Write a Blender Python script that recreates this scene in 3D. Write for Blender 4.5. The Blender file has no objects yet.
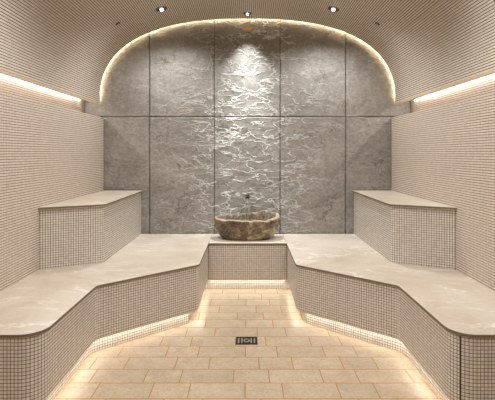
import bpy, bmesh, math, random
from mathutils import Vector, noise, Matrix
random.seed(7)
S = bpy.context.scene
COL = S.collection
F = 420.0; VX = 247.5; VY = 153.0; CH = 1.45

# ------------------------------------------------------------------ materials
def new_mat(name):
    m = bpy.data.materials.new(name); m.use_nodes = True
    nt = m.node_tree
    b = nt.nodes['Principled BSDF']
    return m, nt, b
def N(nt, t, **kw):
    n = nt.nodes.new(t)
    for k, v in kw.items():
        if k == 'op': n.operation = v
        else: setattr(n, k, v)
    return n
def lk(nt, a, b): nt.links.new(a, b)
def M2(nt, op, a, b=None, c=None, clamp=False):
    n = nt.nodes.new('ShaderNodeMath'); n.operation = op; n.use_clamp = clamp
    for i, v in enumerate((a, b, c)):
        if v is None: continue
        if isinstance(v, (int, float)): n.inputs[i].default_value = v
        else: nt.links.new(v, n.inputs[i])
    return n.outputs[0]
def srgb(r, g, b):
    f = lambda c: (c/255/12.92) if c/255 <= .04045 else ((c/255+.055)/1.055)**2.4
    return (f(r), f(g), f(b), 1)
def mix(nt, fac, a, b, bt='MIX'):
    n = nt.nodes.new('ShaderNodeMix'); n.data_type = 'RGBA'; n.blend_type = bt
    for s, v in ((n.inputs[0], fac), (n.inputs[6], a), (n.inputs[7], b)):
        if isinstance(v, (int, float)): s.default_value = v
        elif isinstance(v, tuple): s.default_value = v
        else: nt.links.new(v, s)
    return n.outputs[2]
def noise_tex(nt, vec, scale, detail=4, rough=.55, dist=0.):
    n = nt.nodes.new('ShaderNodeTexNoise'); n.inputs['Scale'].default_value = scale
    n.inputs['Detail'].default_value = detail; n.inputs['Roughness'].default_value = rough
    n.inputs['Distortion'].default_value = dist
    if vec is not None: nt.links.new(vec, n.inputs['Vector'])
    return n
def ramp(nt, fac, stops):
    n = nt.nodes.new('ShaderNodeValToRGB')
    while len(n.color_ramp.elements) < len(stops): n.color_ramp.elements.new(.5)
    for e, (p, c) in zip(n.color_ramp.elements, stops): e.position = p; e.color = c
    nt.links.new(fac, n.inputs[0]); return n.outputs[0]
def g(v): return (v, v, v, 1)

P = .0195
def mosaic(name, tile, grout, gw=.10, seam=None, rough=.33, wu=1., wv=1., pitch=P):
    """small square mosaic tiles in metre UVs"""
    m, nt, b = new_mat(name)
    uv = N(nt, 'ShaderNodeUVMap').outputs[0]
    sp = N(nt, 'ShaderNodeSeparateXYZ'); lk(nt, uv, sp.inputs[0])
    u = M2(nt, 'DIVIDE', sp.outputs[0], pitch); v = M2(nt, 'DIVIDE', sp.outputs[1], pitch)
    def edge(t):
        f = M2(nt, 'FRACT', t)
        d = M2(nt, 'ABSOLUTE', M2(nt, 'SUBTRACT', f, .5))       # .5 at the joint
        return M2(nt, 'DIVIDE', M2(nt, 'SUBTRACT', d, .5-gw-.03), .06, clamp=True)
    gr = M2(nt, 'MAXIMUM', M2(nt, 'MULTIPLY', edge(u), wu), M2(nt, 'MULTIPLY', edge(v), wv))
    cb = N(nt, 'ShaderNodeCombineXYZ')
    lk(nt, M2(nt, 'FLOOR', u), cb.inputs[0]); lk(nt, M2(nt, 'FLOOR', v), cb.inputs[1])
    wn = N(nt, 'ShaderNodeTexWhiteNoise'); wn.noise_dimensions = '3D'; lk(nt, cb.outputs[0], wn.inputs['Vector'])
    var = M2(nt, 'MULTIPLY_ADD', wn.outputs['Value'], .16, .92)
    hsv = N(nt, 'ShaderNodeHueSaturation'); hsv.inputs['Color'].default_value = tile
    lk(nt, var, hsv.inputs['Value'])
    col = mix(nt, gr, hsv.outputs[0], grout)
    if seam:                                                     # a soft movement joint at u = seam
        d = M2(nt, 'ABSOLUTE', M2(nt, 'SUBTRACT', sp.outputs[0], seam[0]))
        s = M2(nt, 'LESS_THAN', d, seam[1])
        col = mix(nt, s, col, seam[2])
    lk(nt, col, b.inputs['Base Color'])
    lk(nt, M2(nt, 'MULTIPLY_ADD', gr, .45, rough), b.inputs['Roughness'])
    bp = N(nt, 'ShaderNodeBump'); bp.inputs['Strength'].default_value = .35; bp.inputs['Distance'].default_value = .002
    lk(nt, M2(nt, 'SUBTRACT', 1.0, gr), bp.inputs['Height']); lk(nt, bp.outputs[0], b.inputs['Normal'])
    return m
TILE = srgb(206, 190, 172); GROUT = srgb(92, 76, 62)
MOS_BENCH = mosaic('bench_mosaic', srgb(217, 208, 198), srgb(71, 65, 60), .078)
MOS_WALL = mosaic('wall_mosaic', srgb(215, 202, 188), srgb(100, 85, 71), .11, rough=.34, wu=.45)

def marble():
    m, nt, b = new_mat('cream_marble')
    co = N(nt, 'ShaderNodeTexCoord').outputs['Object']
    n1 = noise_tex(nt, co, 1.7, 6, .6, .8)
    base = ramp(nt, n1.outputs[0], [(.3, srgb(190, 176, 158)), (.52, srgb(208, 197, 182)), (.72, srgb(220, 211, 198))])
    mp = N(nt, 'ShaderNodeMapping'); mp.inputs['Rotation'].default_value = (0, 0, .6); mp.inputs['Scale'].default_value = (1, 2.1, 1)
    lk(nt, co, mp.inputs[0])
    n2 = noise_tex(nt, mp.outputs[0], 1.3, 8, .62, 1.2)
    vein = M2(nt, 'ABSOLUTE', M2(nt, 'SUBTRACT', n2.outputs[0], .5))
    vm = ramp(nt, vein, [(0, g(1)), (.006, g(.8)), (.022, g(0))])
    n3 = noise_tex(nt, co, 2.3, 2)
    vm = M2(nt, 'MULTIPLY', vm, M2(nt, 'MULTIPLY_ADD', n3.outputs[0], 5.0, -2.0, clamp=True))
    col = mix(nt, M2(nt, 'MULTIPLY', vm, .85), base, srgb(246, 242, 236))
    n4 = noise_tex(nt, co, 45, 5, .7)
    col = mix(nt, .12, col, ramp(nt, n4.outputs[0], [(.35, srgb(165, 140, 112)), (.6, srgb(225, 212, 196))]))
    lk(nt, col, b.inputs['Base Color']); b.inputs['Roughness'].default_value = .34
    bp = N(nt, 'ShaderNodeBump'); bp.inputs['Strength'].default_value = .12; bp.inputs['Distance'].default_value = .003
    lk(nt, n4.outputs[0], bp.inputs['Height']); lk(nt, bp.outputs[0], b.inputs['Normal'])
    return m
MARBLE = marble()

def floor_mat():
    m, nt, b = new_mat('floor_stone_tiles')
    co = N(nt, 'ShaderNodeTexCoord').outputs['Object']
    sp = N(nt, 'ShaderNodeSeparateXYZ'); lk(nt, co, sp.inputs[0])
    X, Y = sp.outputs[0], sp.outputs[1]
    RP = .168; PER = .5714; SH = .230
    r = M2(nt, 'DIVIDE', M2(nt, 'SUBTRACT', Y, 2.479-30*RP), RP)
    row = M2(nt, 'FLOOR', r); fr = M2(nt, 'FRACT', r)
    ph = M2(nt, 'MODULO', row, 3.0)
    # 0 -> -.015, 1 -> -.09, 2 -> .079
    off = M2(nt, 'ADD', M2(nt, 'MULTIPLY', M2(nt, 'COMPARE', ph, 1.0, .1), -.09),
             M2(nt, 'ADD', M2(nt, 'MULTIPLY', M2(nt, 'COMPARE', ph, 2.0, .1), .079),
                M2(nt, 'MULTIPLY', M2(nt, 'COMPARE', ph, 0.0, .1), -.015)))
    xx = M2(nt, 'DIVIDE', M2(nt, 'ADD', M2(nt, 'SUBTRACT', X, off), PER*20), PER)
    cell = M2(nt, 'FLOOR', xx); fx = M2(nt, 'MULTIPLY', M2(nt, 'FRACT', xx), PER)
    dS = M2(nt, 'ABSOLUTE', M2(nt, 'SUBTRACT', fx, SH))
    d0 = M2(nt, 'MINIMUM', fx, M2(nt, 'SUBTRACT', PER, fx))
    dx = M2(nt, 'MINIMUM', dS, d0)
    dy = M2(nt, 'MULTIPLY', M2(nt, 'MINIMUM', fr, M2(nt, 'SUBTRACT', 1.0, fr)), RP)
    d = M2(nt, 'MINIMUM', dx, dy)
    gr = M2(nt, 'SUBTRACT', 1.0, M2(nt, 'DIVIDE', M2(nt, 'SUBTRACT', d, .0028), .0016, clamp=True))
    cb = N(nt, 'ShaderNodeCombineXYZ'); lk(nt, cell, cb.inputs[0]); lk(nt, row, cb.inputs[1])
    lk(nt, M2(nt, 'GREATER_THAN', fx, SH), cb.inputs[2])
    wn = N(nt, 'ShaderNodeTexWhiteNoise'); lk(nt, cb.outputs[0], wn.inputs['Vector'])
    va = N(nt, 'ShaderNodeVectorMath'); va.operation = 'MULTIPLY_ADD'
    lk(nt, wn.outputs['Color'], va.inputs[0]); va.inputs[1].default_value = (9, 9, 9); lk(nt, co, va.inputs[2])
    n1 = noise_tex(nt, va.outputs[0], 7, 7, .65, .6)
    n2 = noise_tex(nt, va.outputs[0], 60, 5, .7)
    c = ramp(nt, n1.outputs[0], [(.3, srgb(158, 138, 112)), (.5, srgb(176, 157, 131)), (.7, srgb(193, 176, 152))])
    c = mix(nt, .25, c, ramp(nt, n2.outputs[0], [(.35, srgb(165, 138, 108)), (.6, srgb(222, 205, 182))]))
    h = N(nt, 'ShaderNodeHueSaturation'); lk(nt, c, h.inputs['Color']); lk(nt, M2(nt, 'MULTIPLY_ADD', wn.outputs['Value'], .14, .93), h.inputs['Value'])
    c = mix(nt, gr, h.outputs[0], srgb(172, 128, 76))
    lk(nt, c, b.inputs['Base Color'])
    lk(nt, M2(nt, 'MULTIPLY_ADD', gr, .3, .42), b.inputs['Roughness'])
    bp = N(nt, 'ShaderNodeBump'); bp.inputs['Strength'].default_value = .4; bp.inputs['Distance'].default_value = .003
    lk(nt, M2(nt, 'ADD', M2(nt, 'SUBTRACT', 1.0, gr), M2(nt, 'MULTIPLY', n2.outputs[0], .4)), bp.inputs['Height'])
    lk(nt, bp.outputs[0], b.inputs['Normal'])
    return m
FLOOR = floor_mat()

def stone_mat():
    m, nt, b = new_mat('grey_cleft_stone')
    co = N(nt, 'ShaderNodeTexCoord').outputs['Object']
    n1 = noise_tex(nt, co, 2.2, 7, .6, .6)
    base = ramp(nt, n1.outputs[0], [(.3, srgb(121, 119, 114)), (.5, srgb(133, 130, 124)), (.7, srgb(145, 142, 136))])
    n2 = noise_tex(nt, co, 30, 6, .75)
    base = mix(nt, .35, base, ramp(nt, n2.outputs[0], [(.35, srgb(96, 90, 82)), (.65, srgb(176, 168, 156))]))
    # thin dark cracks
    vo = N(nt, 'ShaderNodeTexVoronoi'); vo.feature = 'DISTANCE_TO_EDGE'; vo.inputs['Scale'].default_value = 2.6
    nd = noise_tex(nt, co, 3.5, 5, .65)
    vm = N(nt, 'ShaderNodeVectorMath'); vm.operation = 'MULTIPLY_ADD'
    lk(nt, nd.outputs['Color'], vm.inputs[0]); vm.inputs[1].default_value = (.55, .55, .55); lk(nt, co, vm.inputs[2])
    lk(nt, vm.outputs[0], vo.inputs['Vector'])
    ck = ramp(nt, vo.outputs['Distance'], [(0, g(1)), (.012, g(.6)), (.03, g(0))])
    n3 = noise_tex(nt, co, 1.6, 3)
    ck = M2(nt, 'MULTIPLY', ck, M2(nt, 'MULTIPLY_ADD', n3.outputs[0], 6.0, -2.9, clamp=True))
    base = mix(nt, M2(nt, 'MULTIPLY', ck, .9), base, srgb(80, 72, 62))
    # thin pale threads
    mp = N(nt, 'ShaderNodeMapping'); mp.inputs['Rotation'].default_value = (0, .5, 0); mp.inputs['Scale'].default_value = (1, 1, 1.9)
    lk(nt, co, mp.inputs[0])
    n4 = noise_tex(nt, mp.outputs[0], 3.2, 8, .62, .9)
    vn = M2(nt, 'ABSOLUTE', M2(nt, 'SUBTRACT', n4.outputs[0], .5))
    vn = ramp(nt, vn, [(0, g(1)), (.008, g(.5)), (.02, g(0))])
    n5 = noise_tex(nt, co, 2.7, 3)
    vn = M2(nt, 'MULTIPLY', vn, M2(nt, 'MULTIPLY_ADD', n5.outputs[0], 6.0, -2.9, clamp=True))
    base = mix(nt, M2(nt, 'MULTIPLY', vn, .45), base, srgb(196, 190, 180))
    # raised cleft ridges: thin ragged lines standing off the face, lit edges painted pale, strongest on the middle slabs
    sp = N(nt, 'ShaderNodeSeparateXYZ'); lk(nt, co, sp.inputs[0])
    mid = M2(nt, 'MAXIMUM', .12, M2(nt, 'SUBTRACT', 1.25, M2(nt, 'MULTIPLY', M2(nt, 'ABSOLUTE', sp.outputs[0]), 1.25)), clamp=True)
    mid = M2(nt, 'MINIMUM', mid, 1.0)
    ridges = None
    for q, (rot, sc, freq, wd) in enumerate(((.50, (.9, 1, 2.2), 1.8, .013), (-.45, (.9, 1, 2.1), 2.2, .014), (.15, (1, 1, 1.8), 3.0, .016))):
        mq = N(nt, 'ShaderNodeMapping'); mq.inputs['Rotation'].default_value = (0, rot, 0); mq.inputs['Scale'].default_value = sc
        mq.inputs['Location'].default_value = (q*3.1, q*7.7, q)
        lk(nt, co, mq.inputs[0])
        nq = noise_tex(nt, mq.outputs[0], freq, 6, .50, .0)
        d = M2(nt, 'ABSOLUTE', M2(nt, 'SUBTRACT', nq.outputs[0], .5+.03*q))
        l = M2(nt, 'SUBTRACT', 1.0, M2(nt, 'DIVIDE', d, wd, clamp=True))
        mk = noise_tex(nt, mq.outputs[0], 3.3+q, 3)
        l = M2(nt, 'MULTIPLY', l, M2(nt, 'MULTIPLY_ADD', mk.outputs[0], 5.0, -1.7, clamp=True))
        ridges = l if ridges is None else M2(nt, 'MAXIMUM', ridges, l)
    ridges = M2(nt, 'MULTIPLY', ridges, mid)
    base = mix(nt, M2(nt, 'MULTIPLY', ridges, .9), base, srgb(226, 223, 218))  # near-white ridge lines: light catching the edges, put into the colour
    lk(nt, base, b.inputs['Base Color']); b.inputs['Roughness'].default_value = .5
    n8 = noise_tex(nt, co, 9, 6, .65)
    hgt = M2(nt, 'ADD', M2(nt, 'MULTIPLY', ridges, 1.0), M2(nt, 'ADD', M2(nt, 'MULTIPLY', n8.outputs[0], .6), M2(nt, 'MULTIPLY', M2(nt, 'SUBTRACT', n2.outputs[0], ck), .16)))
    bp = N(nt, 'ShaderNodeBump'); bp.inputs['Strength'].default_value = .8; bp.inputs['Distance'].default_value = .019
    lk(nt, hgt, bp.inputs['Height'])
    lk(nt, bp.outputs[0], b.inputs['Normal'])
    return m
STONE = stone_mat()

def basin_mat(name='brown_river_stone', pale=0.):
    m, nt, b = new_mat(name)
    co = N(nt, 'ShaderNodeTexCoord').outputs['Object']
    n1 = noise_tex(nt, co, 5, 7, .65, .5); n2 = noise_tex(nt, co, 38, 6, .75)
    c = ramp(nt, n1.outputs[0], [(.36, srgb(40, 31, 21)), (.47, srgb(80, 62, 44)), (.55, srgb(116, 94, 68)), (.64, srgb(202, 186, 158))])
    c = mix(nt, .4, c, ramp(nt, n2.outputs[0], [(.42, srgb(34, 27, 18)), (.60, srgb(170, 152, 122))]))
    if pale: c = mix(nt, pale, c, srgb(206, 190, 162))
    lk(nt, c, b.inputs['Base Color']); b.inputs['Roughness'].default_value = .42
    bp = N(nt, 'ShaderNodeBump'); bp.inputs['Strength'].default_value = .8; bp.inputs['Distance'].default_value = .012
    lk(nt, M2(nt, 'ADD', n2.outputs[0], n1.outputs[0]), bp.inputs['Height']); lk(nt, bp.outputs[0], b.inputs['Normal'])
    return m
BASIN = basin_mat(); RIM = basin_mat('pale_chipped_rim', .45)
def plain(name, c, rough=.5, metal=0.):
    m, nt, b = new_mat(name); b.inputs['Base Color'].default_value = c
    n = noise_tex(nt, N(nt, 'ShaderNodeTexCoord').outputs['Object'], 60, 3)
    lk(nt, M2(nt, 'MULTIPLY_ADD', n.outputs[0], .12, rough-.06), b.inputs['Roughness'])
    b.inputs['Metallic'].default_value = metal
    return m
BLACK = plain('black_metal', g(.012), .35, .6)
DARKJ = plain('dark_joint', srgb(58, 54, 48), .9)
PLASTER = plain('beige_trim', srgb(196, 174, 148), .6)
STEEL = plain('brushed_steel', srgb(196, 184, 166), .35, .9)
GUNMETAL = plain('dark_drain_metal', srgb(34, 29, 24), .5, .3)
EDGE = plain('brown_slab_edge', srgb(116, 103, 84), .6)  # side faces of the slabs, browner than their tops
COPPER = plain('copper', srgb(232, 168, 118), .4, .5)
BRONZE = plain('dark_bronze', srgb(64, 50, 38), .5, .3)
def emit(name, c, s):
    m = bpy.data.materials.new(name); m.use_nodes = True; nt = m.node_tree; nt.nodes.clear()
    o = nt.nodes.new('ShaderNodeOutputMaterial'); e = nt.nodes.new('ShaderNodeEmission')
    e.inputs[0].default_value = c; e.inputs[1].default_value = s; nt.links.new(e.outputs[0], o.inputs[0]); return m
WARM = (1, .70, .42, 1)
LED_COVE = emit('led_cove', (1, .98, .95, 1), 56)
LED_ARCH = emit('led_arch', (1, .78, .53, 1), 78)
LED_TOE = emit('led_bench', (1, .92, .80, 1), 18)
LENS = emit('lamp_lens', (1, .95, .9, 1), 12)
def water_mat():
    m, nt, b = new_mat('clear_water'); b.inputs['Transmission Weight'].default_value = 1
    b.inputs['IOR'].default_value = 1.33; b.inputs['Roughness'].default_value = .05
    b.inputs['Base Color'].default_value = (.93, .96, .97, 1); return m
WATER = water_mat()

# ------------------------------------------------------------------ mesh helpers
def link(name, verts, faces, mats, parent=None, uvs=None, midx=None, smooth=False):
    me = bpy.data.meshes.new(name)
    off = Vector((0, 0, 0))
    if parent is not None: off = parent_loc(parent)
    me.from_pydata([Vector(v)-off for v in verts], [], faces)
    for m in (mats if isinstance(mats, (list, tuple)) else [mats]): me.materials.append(m)
    if uvs:
        ul = me.uv_layers.new(name='UVMap'); k = 0
        for f in uvs:
            for c in f: ul.data[k].uv = c; k += 1
    if midx: me.polygons.foreach_set('material_index', midx)
    if smooth: me.polygons.foreach_set('use_smooth', [True]*len(me.polygons))
    me.update()
    o = bpy.data.objects.new(name, me); COL.objects.link(o)
    if parent is not None: o.parent = parent
    return o
def parent_loc(p):
    l = Vector(p.location)
    while p.parent is not None: p = p.parent; l += Vector(p.location)
    return l
def thing(name, label, cat, loc=(0, 0, 0), group=None):
    o = bpy.data.objects.new(name, None); COL.objects.link(o); o.location = loc
    o.empty_display_size = .05
    o['label'] = label; o['category'] = cat
    if group: o['group'] = group
    return o
def tag(o, label, cat, group=None):
    o['label'] = label; o['category'] = cat
    if group: o['group'] = group
    return o
def struct(o, label=None):
    o['kind'] = 'structure'
    if label: o['label'] = label
    return o
def box(name, x0, x1, y0, y1, z0, z1, mat, parent=None, bev=0., edge=None):
    """box with metre UVs on its faces"""
    bm = bmesh.new()
    vs = [bm.verts.new(p) for p in ((x0,y0,z0),(x1,y0,z0),(x1,y1,z0),(x0,y1,z0),(x0,y0,z1),(x1,y0,z1),(x1,y1,z1),(x0,y1,z1))]
    for f in ((0,3,2,1),(4,5,6,7),(0,1,5,4),(1,2,6,5),(2,3,7,6),(3,0,4,7)): bm.faces.new([vs[i] for i in f])
    if bev: bmesh.ops.bevel(bm, geom=list(bm.edges), offset=bev, segments=2, affect='EDGES', profile=.6)
    ul = bm.loops.layers.uv.new('UVMap')
    for f in bm.faces:
        n = f.normal if f.normal.length else Vector((0,0,1)); f.normal_update(); n = f.normal
        a = max(range(3), key=lambda i: abs(n[i]))
        for l in f.loops:
            c = l.vert.co
            l[ul].uv = ((c.y, c.z) if a == 0 else (c.x, c.z) if a == 1 else (c.x, c.y))
    off = parent_loc(parent) if parent is not None else Vector((0,0,0))
    for v in bm.verts: v.co -= off
    me = bpy.data.meshes.new(name); bm.to_mesh(me); bm.free(); me.materials.append(mat)
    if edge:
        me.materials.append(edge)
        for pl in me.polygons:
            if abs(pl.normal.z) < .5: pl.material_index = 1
    o = bpy.data.objects.new(name, me); COL.objects.link(o)
    if parent is not None: o.parent = parent
    return o
def fillet(pts, rads, seg=8):
    out = [Vector(pts[0])]
    for i in range(1, len(pts)-1):
        a, b, c = Vector(pts[i-1]), Vector(pts[i]), Vector(pts[i+1]); r = rads[i]
        if r <= 0: out.append(b); continue
        u = (a-b).normalized(); w = (c-b).normalized()
        ang = math.acos(max(-1, min(1, u.dot(w))))
        t = r/math.tan(ang/2); ctr = b+(u+w).normalized()*(r/math.sin(ang/2))
        p0 = b+u*t; p1 = b+w*t
        a0 = math.atan2(p0.y-ctr.y, p0.x-ctr.x); a1 = math.atan2(p1.y-ctr.y, p1.x-ctr.x)
        d = a1-a0
        while d > math.pi: d -= 2*math.pi
        while d < -math.pi: d += 2*math.pi
        for k in range(seg+1):
            q = a0+d*k/seg; out.append(ctr+Vector((math.cos(q), math.sin(q)))*r)
    out.append(Vector(pts[-1])); return out
def offset(pts, d):
    """shift an open polyline by d to its left; ends slide along their own segment normals"""
    pts = [Vector(p) for p in pts]; out = []
    for i, p in enumerate(pts):
        ns = []
        if i > 0: t = (p-pts[i-1]).normalized(); ns.append(Vector((-t.y, t.x)))
        if i < len(pts)-1: t = (pts[i+1]-p).normalized(); ns.append(Vector((-t.y, t.x)))
        n = sum(ns, Vector((0, 0)))/len(ns)
        out.append(p+n*(d/n.length_squared))
    return out
def prism(name, line, back, z0, z1, mat, parent, bev=0., mirror=False, u0=0., edge=None):
    """solid with plan outline line+back; side UVs run along the outline in metres"""
    pts = [Vector(p) for p in line]+[Vector(p) for p in back]
    n = len(pts); verts = []; faces = []; uvs = []
    rings = [(0, z0), (0, z1)] if not bev else [(bev*.6, z0), (0, z0+bev*.6), (0, z1-bev), (bev*.3, z1-bev*.3), (bev, z1)]
    for ins, z in rings:
        q = offset(line, ins) if ins else [Vector(p) for p in line]
        # keep ends on their walls
        q = [Vector(p) for p in q]+[Vector(p) for p in back]
        for p in q: verts.append((p.x, p.y, z))
    arc = [0.]
    for i in range(1, n+1): arc.append(arc[-1]+(pts[i % n]-pts[i-1]).length)
    for r in range(len(rings)-1):
        for i in range(n):
            j = (i+1) % n
            faces.append((r*n+i, r*n+j, (r+1)*n+j, (r+1)*n+i))
            za, zb = rings[r][1], rings[r+1][1]
            uvs.append(((arc[i]+u0, za), (arc[i+1]+u0, za), (arc[i+1]+u0, zb), (arc[i]+u0, zb)))
    t = (len(rings)-1)*n
    faces.append(tuple(t+i for i in range(n))); uvs.append([(verts[t+i][0], verts[t+i][1]) for i in range(n)])
    faces.append(tuple(reversed(range(n)))); uvs.append([(verts[i][0], verts[i][1]) for i in reversed(range(n))])
    if mirror:
        verts = [(-v[0], v[1], v[2]) for v in verts]
        faces = [tuple(reversed(f)) for f in faces]; uvs = [list(reversed(u)) for u in uvs]
    me_o = link(name, verts, faces, mat, parent, uvs)
    bm = bmesh.new(); bm.from_mesh(me_o.data); bmesh.ops.recalc_face_normals(bm, faces=bm.faces); bm.to_mesh(me_o.data); bm.free()
    if edge:
        me_o.data.materials.append(edge)
        for pl in me_o.data.polygons:
            if abs(pl.normal.z) < .5: pl.material_index = 1
    return me_o
def ribbon(name, path, offs, mat, parent=None):
    """path: list of points; offs: pair of vectors; an emissive LED tape of a few mm thickness"""
    verts = []; faces = []
    n = len(path)
    for p, (a, b, nn) in zip(path, offs):
        p = Vector(p); t = Vector(nn)*.004
        verts += [p+a, p+b, p+b+t, p+a+t]
    for i in range(n-1):
        for k in range(4):
            j = (k+1) % 4
            faces.append((4*i+k, 4*i+j, 4*i+4+j, 4*i+4+k))
    faces.append((0, 3, 2, 1)); e = 4*(n-1); faces.append((e, e+1, e+2, e+3))
    # only the lens side (first of each four) gives light; the rest is the housing
    mi = [0 if (k < 4*(n-1) and k % 4 == 0) else 1 for k in range(len(faces))]
    return link(name, verts, faces, [mat, PLASTER], parent, None, mi)

# ------------------------------------------------------------------ room
WX = 1.70; RX = 1.925; YB = 4.96; YF = -1.2; WT = 1.868; ZS = 2.040
A_ = 1.741; B_ = .990; NE = 2.5; VYE = 4.945
struct(box('floor', -RX-.1, RX+.1, YF-.1, YB+.1, -.12, 0, FLOOR))
for s, nm in ((-1, 'left'), (1, 'right')):
    x0, x1 = sorted((s*WX, s*RX))
    w = struct(box('wall_'+nm, x0, x1, YF, YB-.001, 0.0, WT, MOS_WALL))
    x0, x1 = sorted((s*RX, s*(RX+.1)))
    struct(box('light_recess', x0, x1, YF, YB-.001, 0, 2.60, MOS_WALL, None)).name = 'wall_recess_'+nm
# vault profile
def prof(th):
    c, s_ = math.cos(th), math.sin(th)
    return (math.copysign(abs(c)**(2/NE), c)*A_, ZS+abs(s_)**(2/NE)*B_)
NV = 120
raw = [prof(math.pi-math.pi*i/2000) for i in range(2001)]
arc = [0.]
for i in range(1, len(raw)): arc.append(arc[-1]+math.dist(raw[i], raw[i-1]))
L = arc[-1]
def at_arc(s):
    import bisect
    s = max(0, min(L, s)); i = max(1, min(len(arc)-1, bisect.bisect_left(arc, s)))
    f = (s-arc[i-1])/max(1e-9, arc[i]-arc[i-1])
    return Vector((raw[i-1][0]+(raw[i][0]-raw[i-1][0])*f, raw[i-1][1]+(raw[i][1]-raw[i-1][1])*f))
def nrm(s):   # outward normal
    a, b = at_arc(s-.02), at_arc(s+.02); t = (b-a).normalized(); return Vector((-t.y, t.x))
ss = [L*i/NV for i in range(NV+1)]
pin = [at_arc(s) for s in ss]; pout = [at_arc(s)+nrm(s)*.03 for s in ss]
# straight lower lip
verts = []; faces = []; uvs = []; mi = []
def quad(a, b, c, d, uv, m): 
    k = len(verts); verts.extend((a, b, c, d)); faces.append((k, k+1, k+2, k+3)); uvs.append(uv); mi.append(m)
for i in range(NV):
    a, b = pin[i], pin[i+1]; c, d = pout[i+1], pout[i]
    quad((a.x, YF, a.y), (b.x, YF, b.y), (b.x, VYE, b.y), (a.x, VYE, a.y), [(ss[i], YF), (ss[i+1], YF), (ss[i+1], VYE), (ss[i], VYE)], 0)
    quad((d.x, YF, d.y), (d.x, VYE, d.y), (c.x, VYE, c.y), (c.x, YF, c.y), [(0, 0)]*4, 1)
    quad((a.x, VYE, a.y), (b.x, VYE, b.y), (c.x, VYE, c.y), (d.x, VYE, d.y), [(0, 0)]*4, 1)
    quad((a.x, YF, a.y), (d.x, YF, d.y), (c.x, YF, c.y), (b.x, YF, b.y), [(0, 0)]*4, 1)
for a, b in ((pin[0], pout[0]), (pin[-1], pout[-1])):
    quad((a.x, YF, a.y), (a.x, VYE, a.y), (b.x, VYE, b.y), (b.x, YF, b.y), [(0, 0)]*4, 1)
# movement joint where the photo shows a paler line on the right
sj = min(range(len(raw)//2, len(raw)), key=lambda i: abs(raw[i][0]/(raw[i][1]-CH)-1.272))
MOS_CEIL = mosaic('ceiling_mosaic', srgb(206, 195, 181), srgb(66, 58, 50), .135, rough=.4, seam=(arc[sj], .009, srgb(186, 172, 154)), wv=.15, pitch=.0212)
vault = link('ceiling', verts, faces, [MOS_CEIL, PLASTER], None, uvs, mi)
bm = bmesh.new(); bm.from_mesh(vault.data); bmesh.ops.remove_doubles(bm, verts=bm.verts, dist=1e-5)
bmesh.ops.recalc_face_normals(bm, faces=bm.faces); bm.to_mesh(vault.data); bm.free()
struct(vault)
# beige fascia below the vault's long edges
for k, s in enumerate((-1, 1)):
    x0, x1 = sorted((s*(A_-.004), s*(A_+.032)))
    struct(box('trim_%d' % (k+1), x0, x1, YF, VYE, ZS-.020, ZS-.0005, PLASTER, None, .003))
# flat soffit closing the coves above
struct(box('ceiling_recess', -RX-.1, RX+.1, YF, YB+.1, 3.22, 3.30, PLASTER))
struct(box('wall_front', -RX-.1, RX+.1, YF-.1, YF-.001, 0, 3.22, MOS_WALL))

# stone end wall: dark backing and ten slabs with open joints
back = struct(box('wall_back', -RX-.1, RX+.1, YB+.045, YB+.145, 0, 3.215, DARKJ))
XJ = [-RX-.05, -1.163, -.394, .387, 1.165, RX+.05]; ZJ = [.0, 1.876, 3.2]
def relief(x, z):
    p = Vector((x*1.0, 7.3, z*1.0))
    wv = Vector((noise.fractal(p*1.7, .9, 2.1, 4), 0, noise.fractal(p*1.7+Vector((9, 0, 0)), .9, 2.1, 4)))*.16
    q = p+wv
    h = noise.fractal(q*1.5+Vector((3, 0, 5)), .85, 2.0, 4)*.012
    # cleft layers: sharp little steps with ragged edges running along tilted lines
    r = Vector((q.x*.8+q.z*.35, 0, q.z*1.7-q.x*.55))
    t = noise.fractal(r*2.2, .75, 2.1, 6)*5.2
    f = t-math.floor(t)
    h += (math.floor(t)+min(1, f/.10 if f < .10 else 1))*.0045
    r2 = Vector((q.x*.9-q.z*.5, 4, q.z*1.6+q.x*.6))
    t = noise.fractal(r2*3.4, .7, 2.1, 6)*4.0
    f = t-math.floor(t)
    h += (math.floor(t)+min(1, f/.12 if f < .12 else 1))*.0022
    return max(-.012, min(.012, h*.22))
for i in range(5):
    for j in range(2):
        x0, x1 = XJ[i]+.003, XJ[i+1]-.003; z0, z1 = ZJ[j]+.003, ZJ[j+1]-.003
        vis0 = max(z0, .40)
        st = .0065 if i == 2 else .0095
        nx = int((x1-x0)/st); nz = int((z1-vis0)/st)
        vs = []; fs = []
        for b_ in range(nz+1):
            for a_ in range(nx+1):
                x = x0+(x1-x0)*a_/nx; z = vis0+(z1-vis0)*b_/nz
                e = min(x-x0, x1-x, z1-z, z-vis0 if j else 1); e = min(1, e/.012)
                vs.append((x, YB+.018-relief(x, z)*e - (0 if e > 0 else -.004), z))
        for b_ in range(nz):
            for a_ in range(nx):
                k = b_*(nx+1)+a_; fs.append((k, k+1, k+nx+2, k+nx+1))
        # sides
        base = len(vs); rim = [a_ for a_ in range(nx+1)]+[(b_)*(nx+1)+nx for b_ in range(1, nz+1)]+[nz*(nx+1)+a_ for a_ in range(nx-1, -1, -1)]+[b_*(nx+1) for b_ in range(nz-1, 0, -1)]
        for k in rim: vs.append((vs[k][0], YB+.0445, vs[k][2]))
        m_ = len(rim)
        for k in range(m_): fs.append((rim[(k+1) % m_], rim[k], base+k, base+(k+1) % m_))
        fs.append(tuple(base+k for k in range(m_)))
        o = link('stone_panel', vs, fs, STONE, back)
        o.data.polygons.foreach_set('use_smooth', [True]*(nx*nz)+[False]*(len(fs)-nx*nz))

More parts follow.
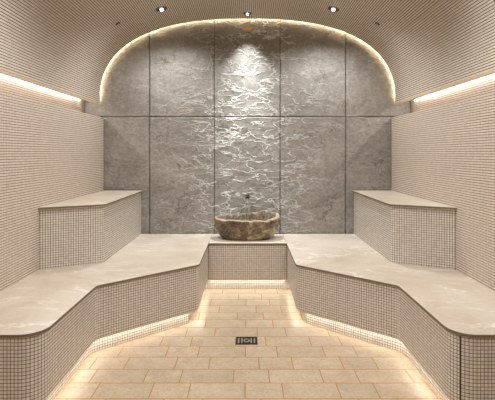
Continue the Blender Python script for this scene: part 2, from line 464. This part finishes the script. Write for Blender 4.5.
# ------------------------------------------------------------------ benches
LIP = [(-1.699, 2.205), (-1.087, 2.205), (-1.087, 3.030), (-.413, 3.600), (-.413, 4.953)]
RAD = [0, .125, .07, .07, 0]
def bench(mirror):
    s = 'right' if mirror else 'left'
    sx = 1 if mirror else -1
    t = thing('mosaic_bench', 'low %s bench with cream marble seat over beige mosaic front, along the %s wall' % (s, s), 'bench', (sx*1.3, 3.4, 0), 'low heated benches')
    lip = fillet(LIP, RAD)
    # offset to the left of travel = into the bench
    fl = [Vector(p) for p in LIP]
    def inset(d, r):
        q = offset(LIP, d); q[0] = Vector((-1.699, q[0].y)); q[-1] = Vector((q[-1].x, 4.953))
        return fillet(q, [0]+[max(.02, v) for v in r]+[0])
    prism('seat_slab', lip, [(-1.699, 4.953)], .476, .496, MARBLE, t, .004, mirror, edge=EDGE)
    face = inset(.012, [.113, .082, .058])
    face[-1] = Vector((-.425, 4.4525)); face += [Vector((-.4135, 4.4525)), Vector((-.4135, 4.953))]
    b = prism('mosaic_base', face, [(-1.699, 4.953)], .106, .4755, MOS_BENCH, t, 0, mirror)
    toe = fillet([(-1.699, 2.277), (-1.144, 2.277), (-1.144, 3.038), (-.505, 3.578), (-.515, 4.4885), (-.4135, 4.4885), (-.4135, 4.953)], [0, .06, .13, .004, 0, 0, 0])
    prism('recessed_plinth', toe, [(-1.699, 4.953)], .001, .1055, MOS_BENCH, t, 0, mirror, .007)
    # LED tape tucked under the overhang
    le = fillet([(-1.699, 2.226), (-1.108, 2.226), (-1.108, 3.037), (-.436, 3.602), (-.436, 4.44)], [0, .10, .09, .04, 0])
    path = []; offs = []
    for i, p in enumerate(le):
        a = le[max(0, i-1)]; c = le[min(len(le)-1, i+1)]; d = (c-a).normalized(); nn = Vector((-d.y, d.x, 0))
        if mirror: p = Vector((-p.x, p.y)); nn.x = -nn.x
        path.append((p.x, p.y, .0995)); offs.append((-nn*.006, nn*.006, Vector((0, 0, 1))))
    ribbon('led_strip', path, offs, LED_TOE, t)
    if mirror:
        box('silicone_joint', 1.134, 1.139, 2.2405, 2.2465, .106, .4755, DARKJ, t)
    return t
bench(False); bench(True)
t = thing('basin_counter', 'short middle counter with marble top and mosaic front carrying the stone basin', 'counter', (0, 4.65, 0))
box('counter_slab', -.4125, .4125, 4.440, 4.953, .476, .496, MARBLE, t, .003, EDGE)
box('mosaic_base', -.4125, .4125, 4.452, 4.952, .106, .4755, MOS_BENCH, t)
box('recessed_plinth', -.4125, .4125, 4.488, 4.952, .001, .1055, MOS_BENCH, t)
ribbon('led_strip', [(-.405, 4.462, .0995), (.405, 4.462, .0995)], [(Vector((0, -.006, 0)), Vector((0, .006, 0)), Vector((0, 0, 1)))]*2, LED_TOE, t)

# raised corner seats
SL = [(-1.6965, 3.405), (-1.232, 3.640), (-1.232, 4.952)]
def raised(mirror):
    s = 'right' if mirror else 'left'; sx = 1 if mirror else -1
    t = thing('raised_seat', 'raised %s corner seat standing on the low bench against the stone wall' % s, 'bench', (sx*1.46, 4.2, .497), 'raised corner seats')
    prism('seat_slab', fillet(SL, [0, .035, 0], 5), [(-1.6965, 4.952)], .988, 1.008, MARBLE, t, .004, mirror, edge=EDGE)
    q = offset(SL, .020); q[0] = Vector((-1.6965, q[0].y+.012)); q[-1] = Vector((q[-1].x, 4.952))
    prism('mosaic_base', fillet(q, [0, .05, 0], 6), [(-1.6965, 4.952)], .497, .9875, MOS_BENCH, t, 0, mirror)
    return t
raised(False); raised(True)

# ------------------------------------------------------------------ LED tapes in the coves
for s, nm in ((-1, 'left'), (1, 'right')):
    X = s*(RX-.010)
    ya, yb = YF+.05, 4.84
    path = [(X, ya, ZS+.045), (X, yb, ZS+.045)]
    o = ribbon('led_strip', path, [(Vector((-.008, 0, 0)), Vector((.008, 0, 0)), Vector((0, 0, 1)))]*2, LED_COVE, bpy.data.objects['wall_recess_'+nm])
path = []; offs = []
for i in range(81):
    s = .05+(L-.10)*i/80; p = at_arc(s); n = nrm(s); q = p+n*.038
    n3 = Vector((n.x, 0, n.y))
    path.append((q.x, VYE-.001, q.y)); offs.append((-n3*.0075, n3*.0075, Vector((0, -1, 0))))
ribbon('led_strip', path, offs, LED_ARCH, vault)

# ------------------------------------------------------------------ downlights
def frame_at(s, y):
    p = at_arc(s); n = nrm(s); tg = Vector((n.y, -n.x))
    # local axes: x = along arc, y = world y, z = into the room
    return Vector((p.x, y, p.y)), Vector((tg.x, 0, tg.y)), Vector((0, 1, 0)), Vector((-n.x, 0, -n.y))
def arc_of_x(x):
    i = min(range(len(raw)), key=lambda k: abs(raw[k][0]-x)+(0 if raw[k][1] > ZS+.3 else 9)); return arc[i]
def disc(name, fr, r0, r1, h0, h1, mat, parent, asp=1., seg=24):
    """rounded plate: base radius r0 at height h0, rim r1 at h1"""
    o, ax, ay, az = fr; vs = []; fs = []
    rr = [(r0, h0), (r0, (h0+h1)/2), (r1, h1), (r1*.5, h1)]
    for r, h in rr:
        for k in range(seg):
            a = 2*math.pi*k/seg; vs.append(o+ax*(math.cos(a)*r)+ay*(math.sin(a)*r*asp)+az*h)
    for j in range(3):
        for k in range(seg): fs.append((j*seg+k, j*seg+(k+1) % seg, (j+1)*seg+(k+1) % seg, (j+1)*seg+k))
    fs.append(tuple(3*seg+k for k in range(seg))); fs.append(tuple(reversed(range(seg))))
    ob = link(name, vs, fs, mat, parent)
    bm = bmesh.new(); bm.from_mesh(ob.data); bmesh.ops.recalc_face_normals(bm, faces=bm.faces); bm.to_mesh(ob.data); bm.free()
    return ob
def spot(name, loc, target, power, angle, blend, color, radius, parent):
    ld = bpy.data.lights.new(name, 'SPOT'); ld.energy = power; ld.spot_size = math.radians(angle); ld.spot_blend = blend
    ld.color = color; ld.shadow_soft_size = radius
    o = bpy.data.objects.new(name, ld); COL.objects.link(o)
    d = Vector(target)-Vector(loc); o.rotation_euler = d.to_track_quat('-Z', 'Y').to_euler()
    o.parent = parent; o.location = Vector(loc)-parent_loc(parent)
    return o
def downlight(x, y, label, r, power, angle, blend, target=None, color=(1, 1, .98), group='ceiling downlights', rad=.02):
    s = arc_of_x(x); fr = frame_at(s, y)
    t = thing('downlight', label, 'ceiling light', fr[0], group)
    disc('bezel', fr, r, r*.94, .0005, .004, BRONZE, t)
    disc('lens', fr, r*.26, r*.24, .0045, .0045+r*.22, LENS, t, 1., 16)
    loc = fr[0]+fr[3]*(.012+r*.3)
    tg = target or (x, y, 0)
    spot('lamp', loc, tg, power, angle, blend, color, rad, t)
    return t
downlight(0, 4.75, 'small downlight at the crown of the vault over the stone basin', .05, 85, 76, 1, (0, 4.93, .5), (.94, .98, 1), None, .012)
spot('beam', (0, 4.75, 3.0), (0, 4.97, .75), 130, 36, 1, (.94, .98, 1), .012, bpy.data.objects['downlight'])
downlight(-.895, 4.37, 'downlight in the left curve of the vault near the stone wall', .062, 66, 150, .8)
downlight(.895, 4.37, 'downlight in the right curve of the vault near the stone wall', .062, 66, 150, .8)
for y in (2.6, .6):
    for s, nm in ((-1, 'left'), (1, 'right')):
        downlight(s*.895, y, 'downlight in the %s vault overhead, %s of the row' % (nm, 'middle' if y > 2 else 'nearest'), .062, (66 if y > 2 else 50), 150, .6)
for s, nm in ((-1, 'left'), (1, 'right')):
    sx = arc_of_x(s*1.335); fr = frame_at(sx, 4.32)
    t = thing('pinhole_light', 'tiny pinhole fitting low on the %s curve of the vault' % nm, 'ceiling light', fr[0], 'pinhole fittings')
    disc('bezel', fr, .026, .024, .0005, .004, BRONZE, t, 1, 16)
    disc('lens', fr, .007, .006, .0045, .010, STEEL, t, 1, 12)

# copper oval outlet high on the centre slab
t = thing('copper_disk', 'small copper oval outlet high on the centre stone slab under the arch', 'disk', (0.005, YB-.012, 2.914))
disc('disk_plate', (Vector((.005, YB+.004, 2.914)), Vector((1, 0, 0)), Vector((0, 0, 1)), Vector((0, -1, 0))), .052, .046, 0, .022, COPPER, t, .36)  # copper-coloured oval disk standing proud of the stone face

# ------------------------------------------------------------------ stone basin
BX, BY, BZ = -.008, 4.695, .4965
t = thing('stone_basin', 'rough brown river-stone basin with chipped rim standing on the middle counter', 'basin', (BX, BY, BZ))
SEG = 112
def rim_z(a):
    c, s_ = math.cos(a), math.sin(a)
    z = .238+.012*s_
    z += .052*math.exp(-((a-math.radians(38))/.42)**2)          # raised right rear shoulder
    z += .012*math.exp(-((a-math.radians(0))/.3)**2)
    z += .006*math.exp(-((abs(a-math.pi))/.5)**2)
    z += noise.noise(Vector((c*2.2, s_*2.2, 3)))*.016+noise.noise(Vector((c*7, s_*7, 8)))*.012
    return z
def rad(a, k):
    c, s_ = abs(math.cos(a)), abs(math.sin(a)); n = 2.5
    r = ((c/.370)**n+(s_/.185)**n)**(-1/n)
    w = noise.noise(Vector((math.cos(a)*1.6, math.sin(a)*1.6, k*.8+1)))*.09
    return r*(1+w*.6)
vs = []; fs = []
outer = [(.70, .0), (.78, .012), (.86, .05), (.93, .10), (.985, .155), (1.0, .20), (.985, .90), (.955, 1.0)]
# (radius factor, height) - heights >=.9 are fractions of the rim
prof_o = [(.60, 0.0), (.70, .006), (.785, .10), (.865, .27), (.93, .47), (.975, .66), (1.0, .83), (.992, .95), (.955, 1.0)]
prof_i = [(.90, .995), (.865, .96), (.80, .80), (.70, .58), (.54, .40), (.34, .32), (.14, .30)]
allp = prof_o+prof_i
for k, (rf, hf) in enumerate(allp):
    for i in range(SEG):
        a = 2*math.pi*i/SEG; aa = a if a < math.pi*1.5 else a-2*math.pi
        r = rad(a, hf)*rf; z = rim_z(aa)*hf
        if k < 9 and k > 0:
            # chiselled facets: worley-like flats
            q = Vector((math.cos(a)*3.2, math.sin(a)*2.2, z*9))
            d, _ = noise.voronoi(q*1.25)
            r *= 1+(d[0]-.45)*.11*(1 if k < 8 else .5)
            z += noise.noise(q*2.4)*.011*(0 if k < 2 else 1)
        elif k >= 9:
            r *= 1+noise.noise(Vector((math.cos(a)*2.5, math.sin(a)*2.5, z*8+20)))*.05
        vs.append((BX+math.cos(a)*r, BY+math.sin(a)*r, BZ+max(0, z)))
for k in range(len(allp)-1):
    for i in range(SEG):
        j = (i+1) % SEG; fs.append((k*SEG+i, k*SEG+j, (k+1)*SEG+j, (k+1)*SEG+i))
fs.append(tuple(reversed(range(SEG)))); fs.append(tuple((len(allp)-1)*SEG+i for i in range(SEG)))
bo = link('bowl', vs, fs, BASIN, t, smooth=True)
bo.data.materials.append(RIM)
for k in (7, 8):
    for i in range(SEG): bo.data.polygons[k*SEG+i].material_index = 1
md = bo.modifiers.new('sub', 'SUBSURF'); md.levels = 1; md.render_levels = 1
disc('drain_cap', (Vector((BX, BY, BZ+.232*.3+.002)), Vector((1, 0, 0)), Vector((0, 1, 0)), Vector((0, 0, 1))), .03, .026, 0, .006, BLACK, t)

# spout
t = thing('wall_spout', 'small black square spout projecting from the stone above the basin', 'spout', (0, YB-.02, .945))
box('spout_arm', -.023, .023, 4.745, 4.953, .940, .954, BLACK, t, .003)
box('wall_plate', -.023, .023, 4.935, 4.960, .934, .960, BLACK, t, .003)
# falling sheet of water
vs = []; fs = []
nz = 24
for k in range(nz+1):
    f = k/nz; z = .939-(.939-.585)*f; w = .021-.006*f; d = .0035; y = 4.752-.012*f
    wob = .0012*math.sin(f*19)
    for dx, dy in ((-w, -d), (0, -d*1.5), (w, -d), (w, d), (0, d*1.5), (-w, d)): vs.append((dx+wob, y+dy, z))
for k in range(nz):
    for i in range(6):
        j = (i+1) % 6; fs.append((k*6+i, (k+1)*6+i, (k+1)*6+j, k*6+j))
fs.append(tuple(range(6))); fs.append(tuple(reversed([nz*6+i for i in range(6)])))
tag(link('water_stream', vs, fs, WATER, smooth=True), 'thin clear stream of water falling from the black spout into the basin', 'water')

# ------------------------------------------------------------------ floor drain
DX0, DX1, DY0, DY1 = -.091, .076, 3.178, 3.300
t = thing('floor_drain', 'dark rectangular metal drain grate set in the beige floor', 'drain', ((DX0+DX1)/2, (DY0+DY1)/2, 0))
cx = (DX0+DX1)/2; cy = (DY0+DY1)/2
box('drain_tray', DX0, DX1, DY0, DY1, .0004, .0025, GUNMETAL, t)
fr_o = []
for (a, b, c, d) in ((DX0, DX1, DY0, DY0+.007), (DX0, DX1, DY1-.007, DY1), (DX0, DX0+.007, DY0+.0071, DY1-.0071), (DX1-.007, DX1, DY0+.0071, DY1-.0071)):
    box('frame_bar', a, b, c, d, .0026, .006, GUNMETAL, t, .001)
for dx in (-.061, -.036, .036, .061):
    box('grate_bar', cx+dx-.006, cx+dx+.006, DY0+.02, DY1-.02, .0026, .006, STEEL, t, .001)
vs = []; fs = []
for r, z in ((.024, .0026), (.024, .006), (.013, .006), (.013, .0026)):
    for k in range(28):
        a = 2*math.pi*k/28; vs.append((cx+math.cos(a)*r, cy+math.sin(a)*r*1.35, z))
for j in range(4):
    for k in range(28):
        k2 = (k+1) % 28; j2 = (j+1) % 4; fs.append((j*28+k, j*28+k2, j2*28+k2, j2*28+k))
link('grate_ring', vs, fs, STEEL, t)

# ------------------------------------------------------------------ camera, world, view
cam = bpy.data.cameras.new('camera'); co = bpy.data.objects.new('camera', cam); COL.objects.link(co)
co.location = (0, 0, CH); co.rotation_euler = (math.pi/2, 0, 0)
cam.sensor_width = 36; cam.lens = F/495*36; cam.shift_y = -(200-VY)/495; cam.clip_start = .02
S.camera = co
w = bpy.data.worlds.new('world'); S.world = w; w.use_nodes = True
w.node_tree.nodes['Background'].inputs[0].default_value = (1, .86, .72, 1)
w.node_tree.nodes['Background'].inputs[1].default_value = .0
S.view_settings.view_transform = 'Standard'; S.view_settings.look = 'None'
S.view_settings.gamma = 1; S.view_settings.use_curve_mapping = False
S.view_settings.exposure = 0.27
S.cycles.max_bounces = 12; S.cycles.diffuse_bounces = 8; S.cycles.caustics_reflective = False
S.cycles.sample_clamp_indirect = 6
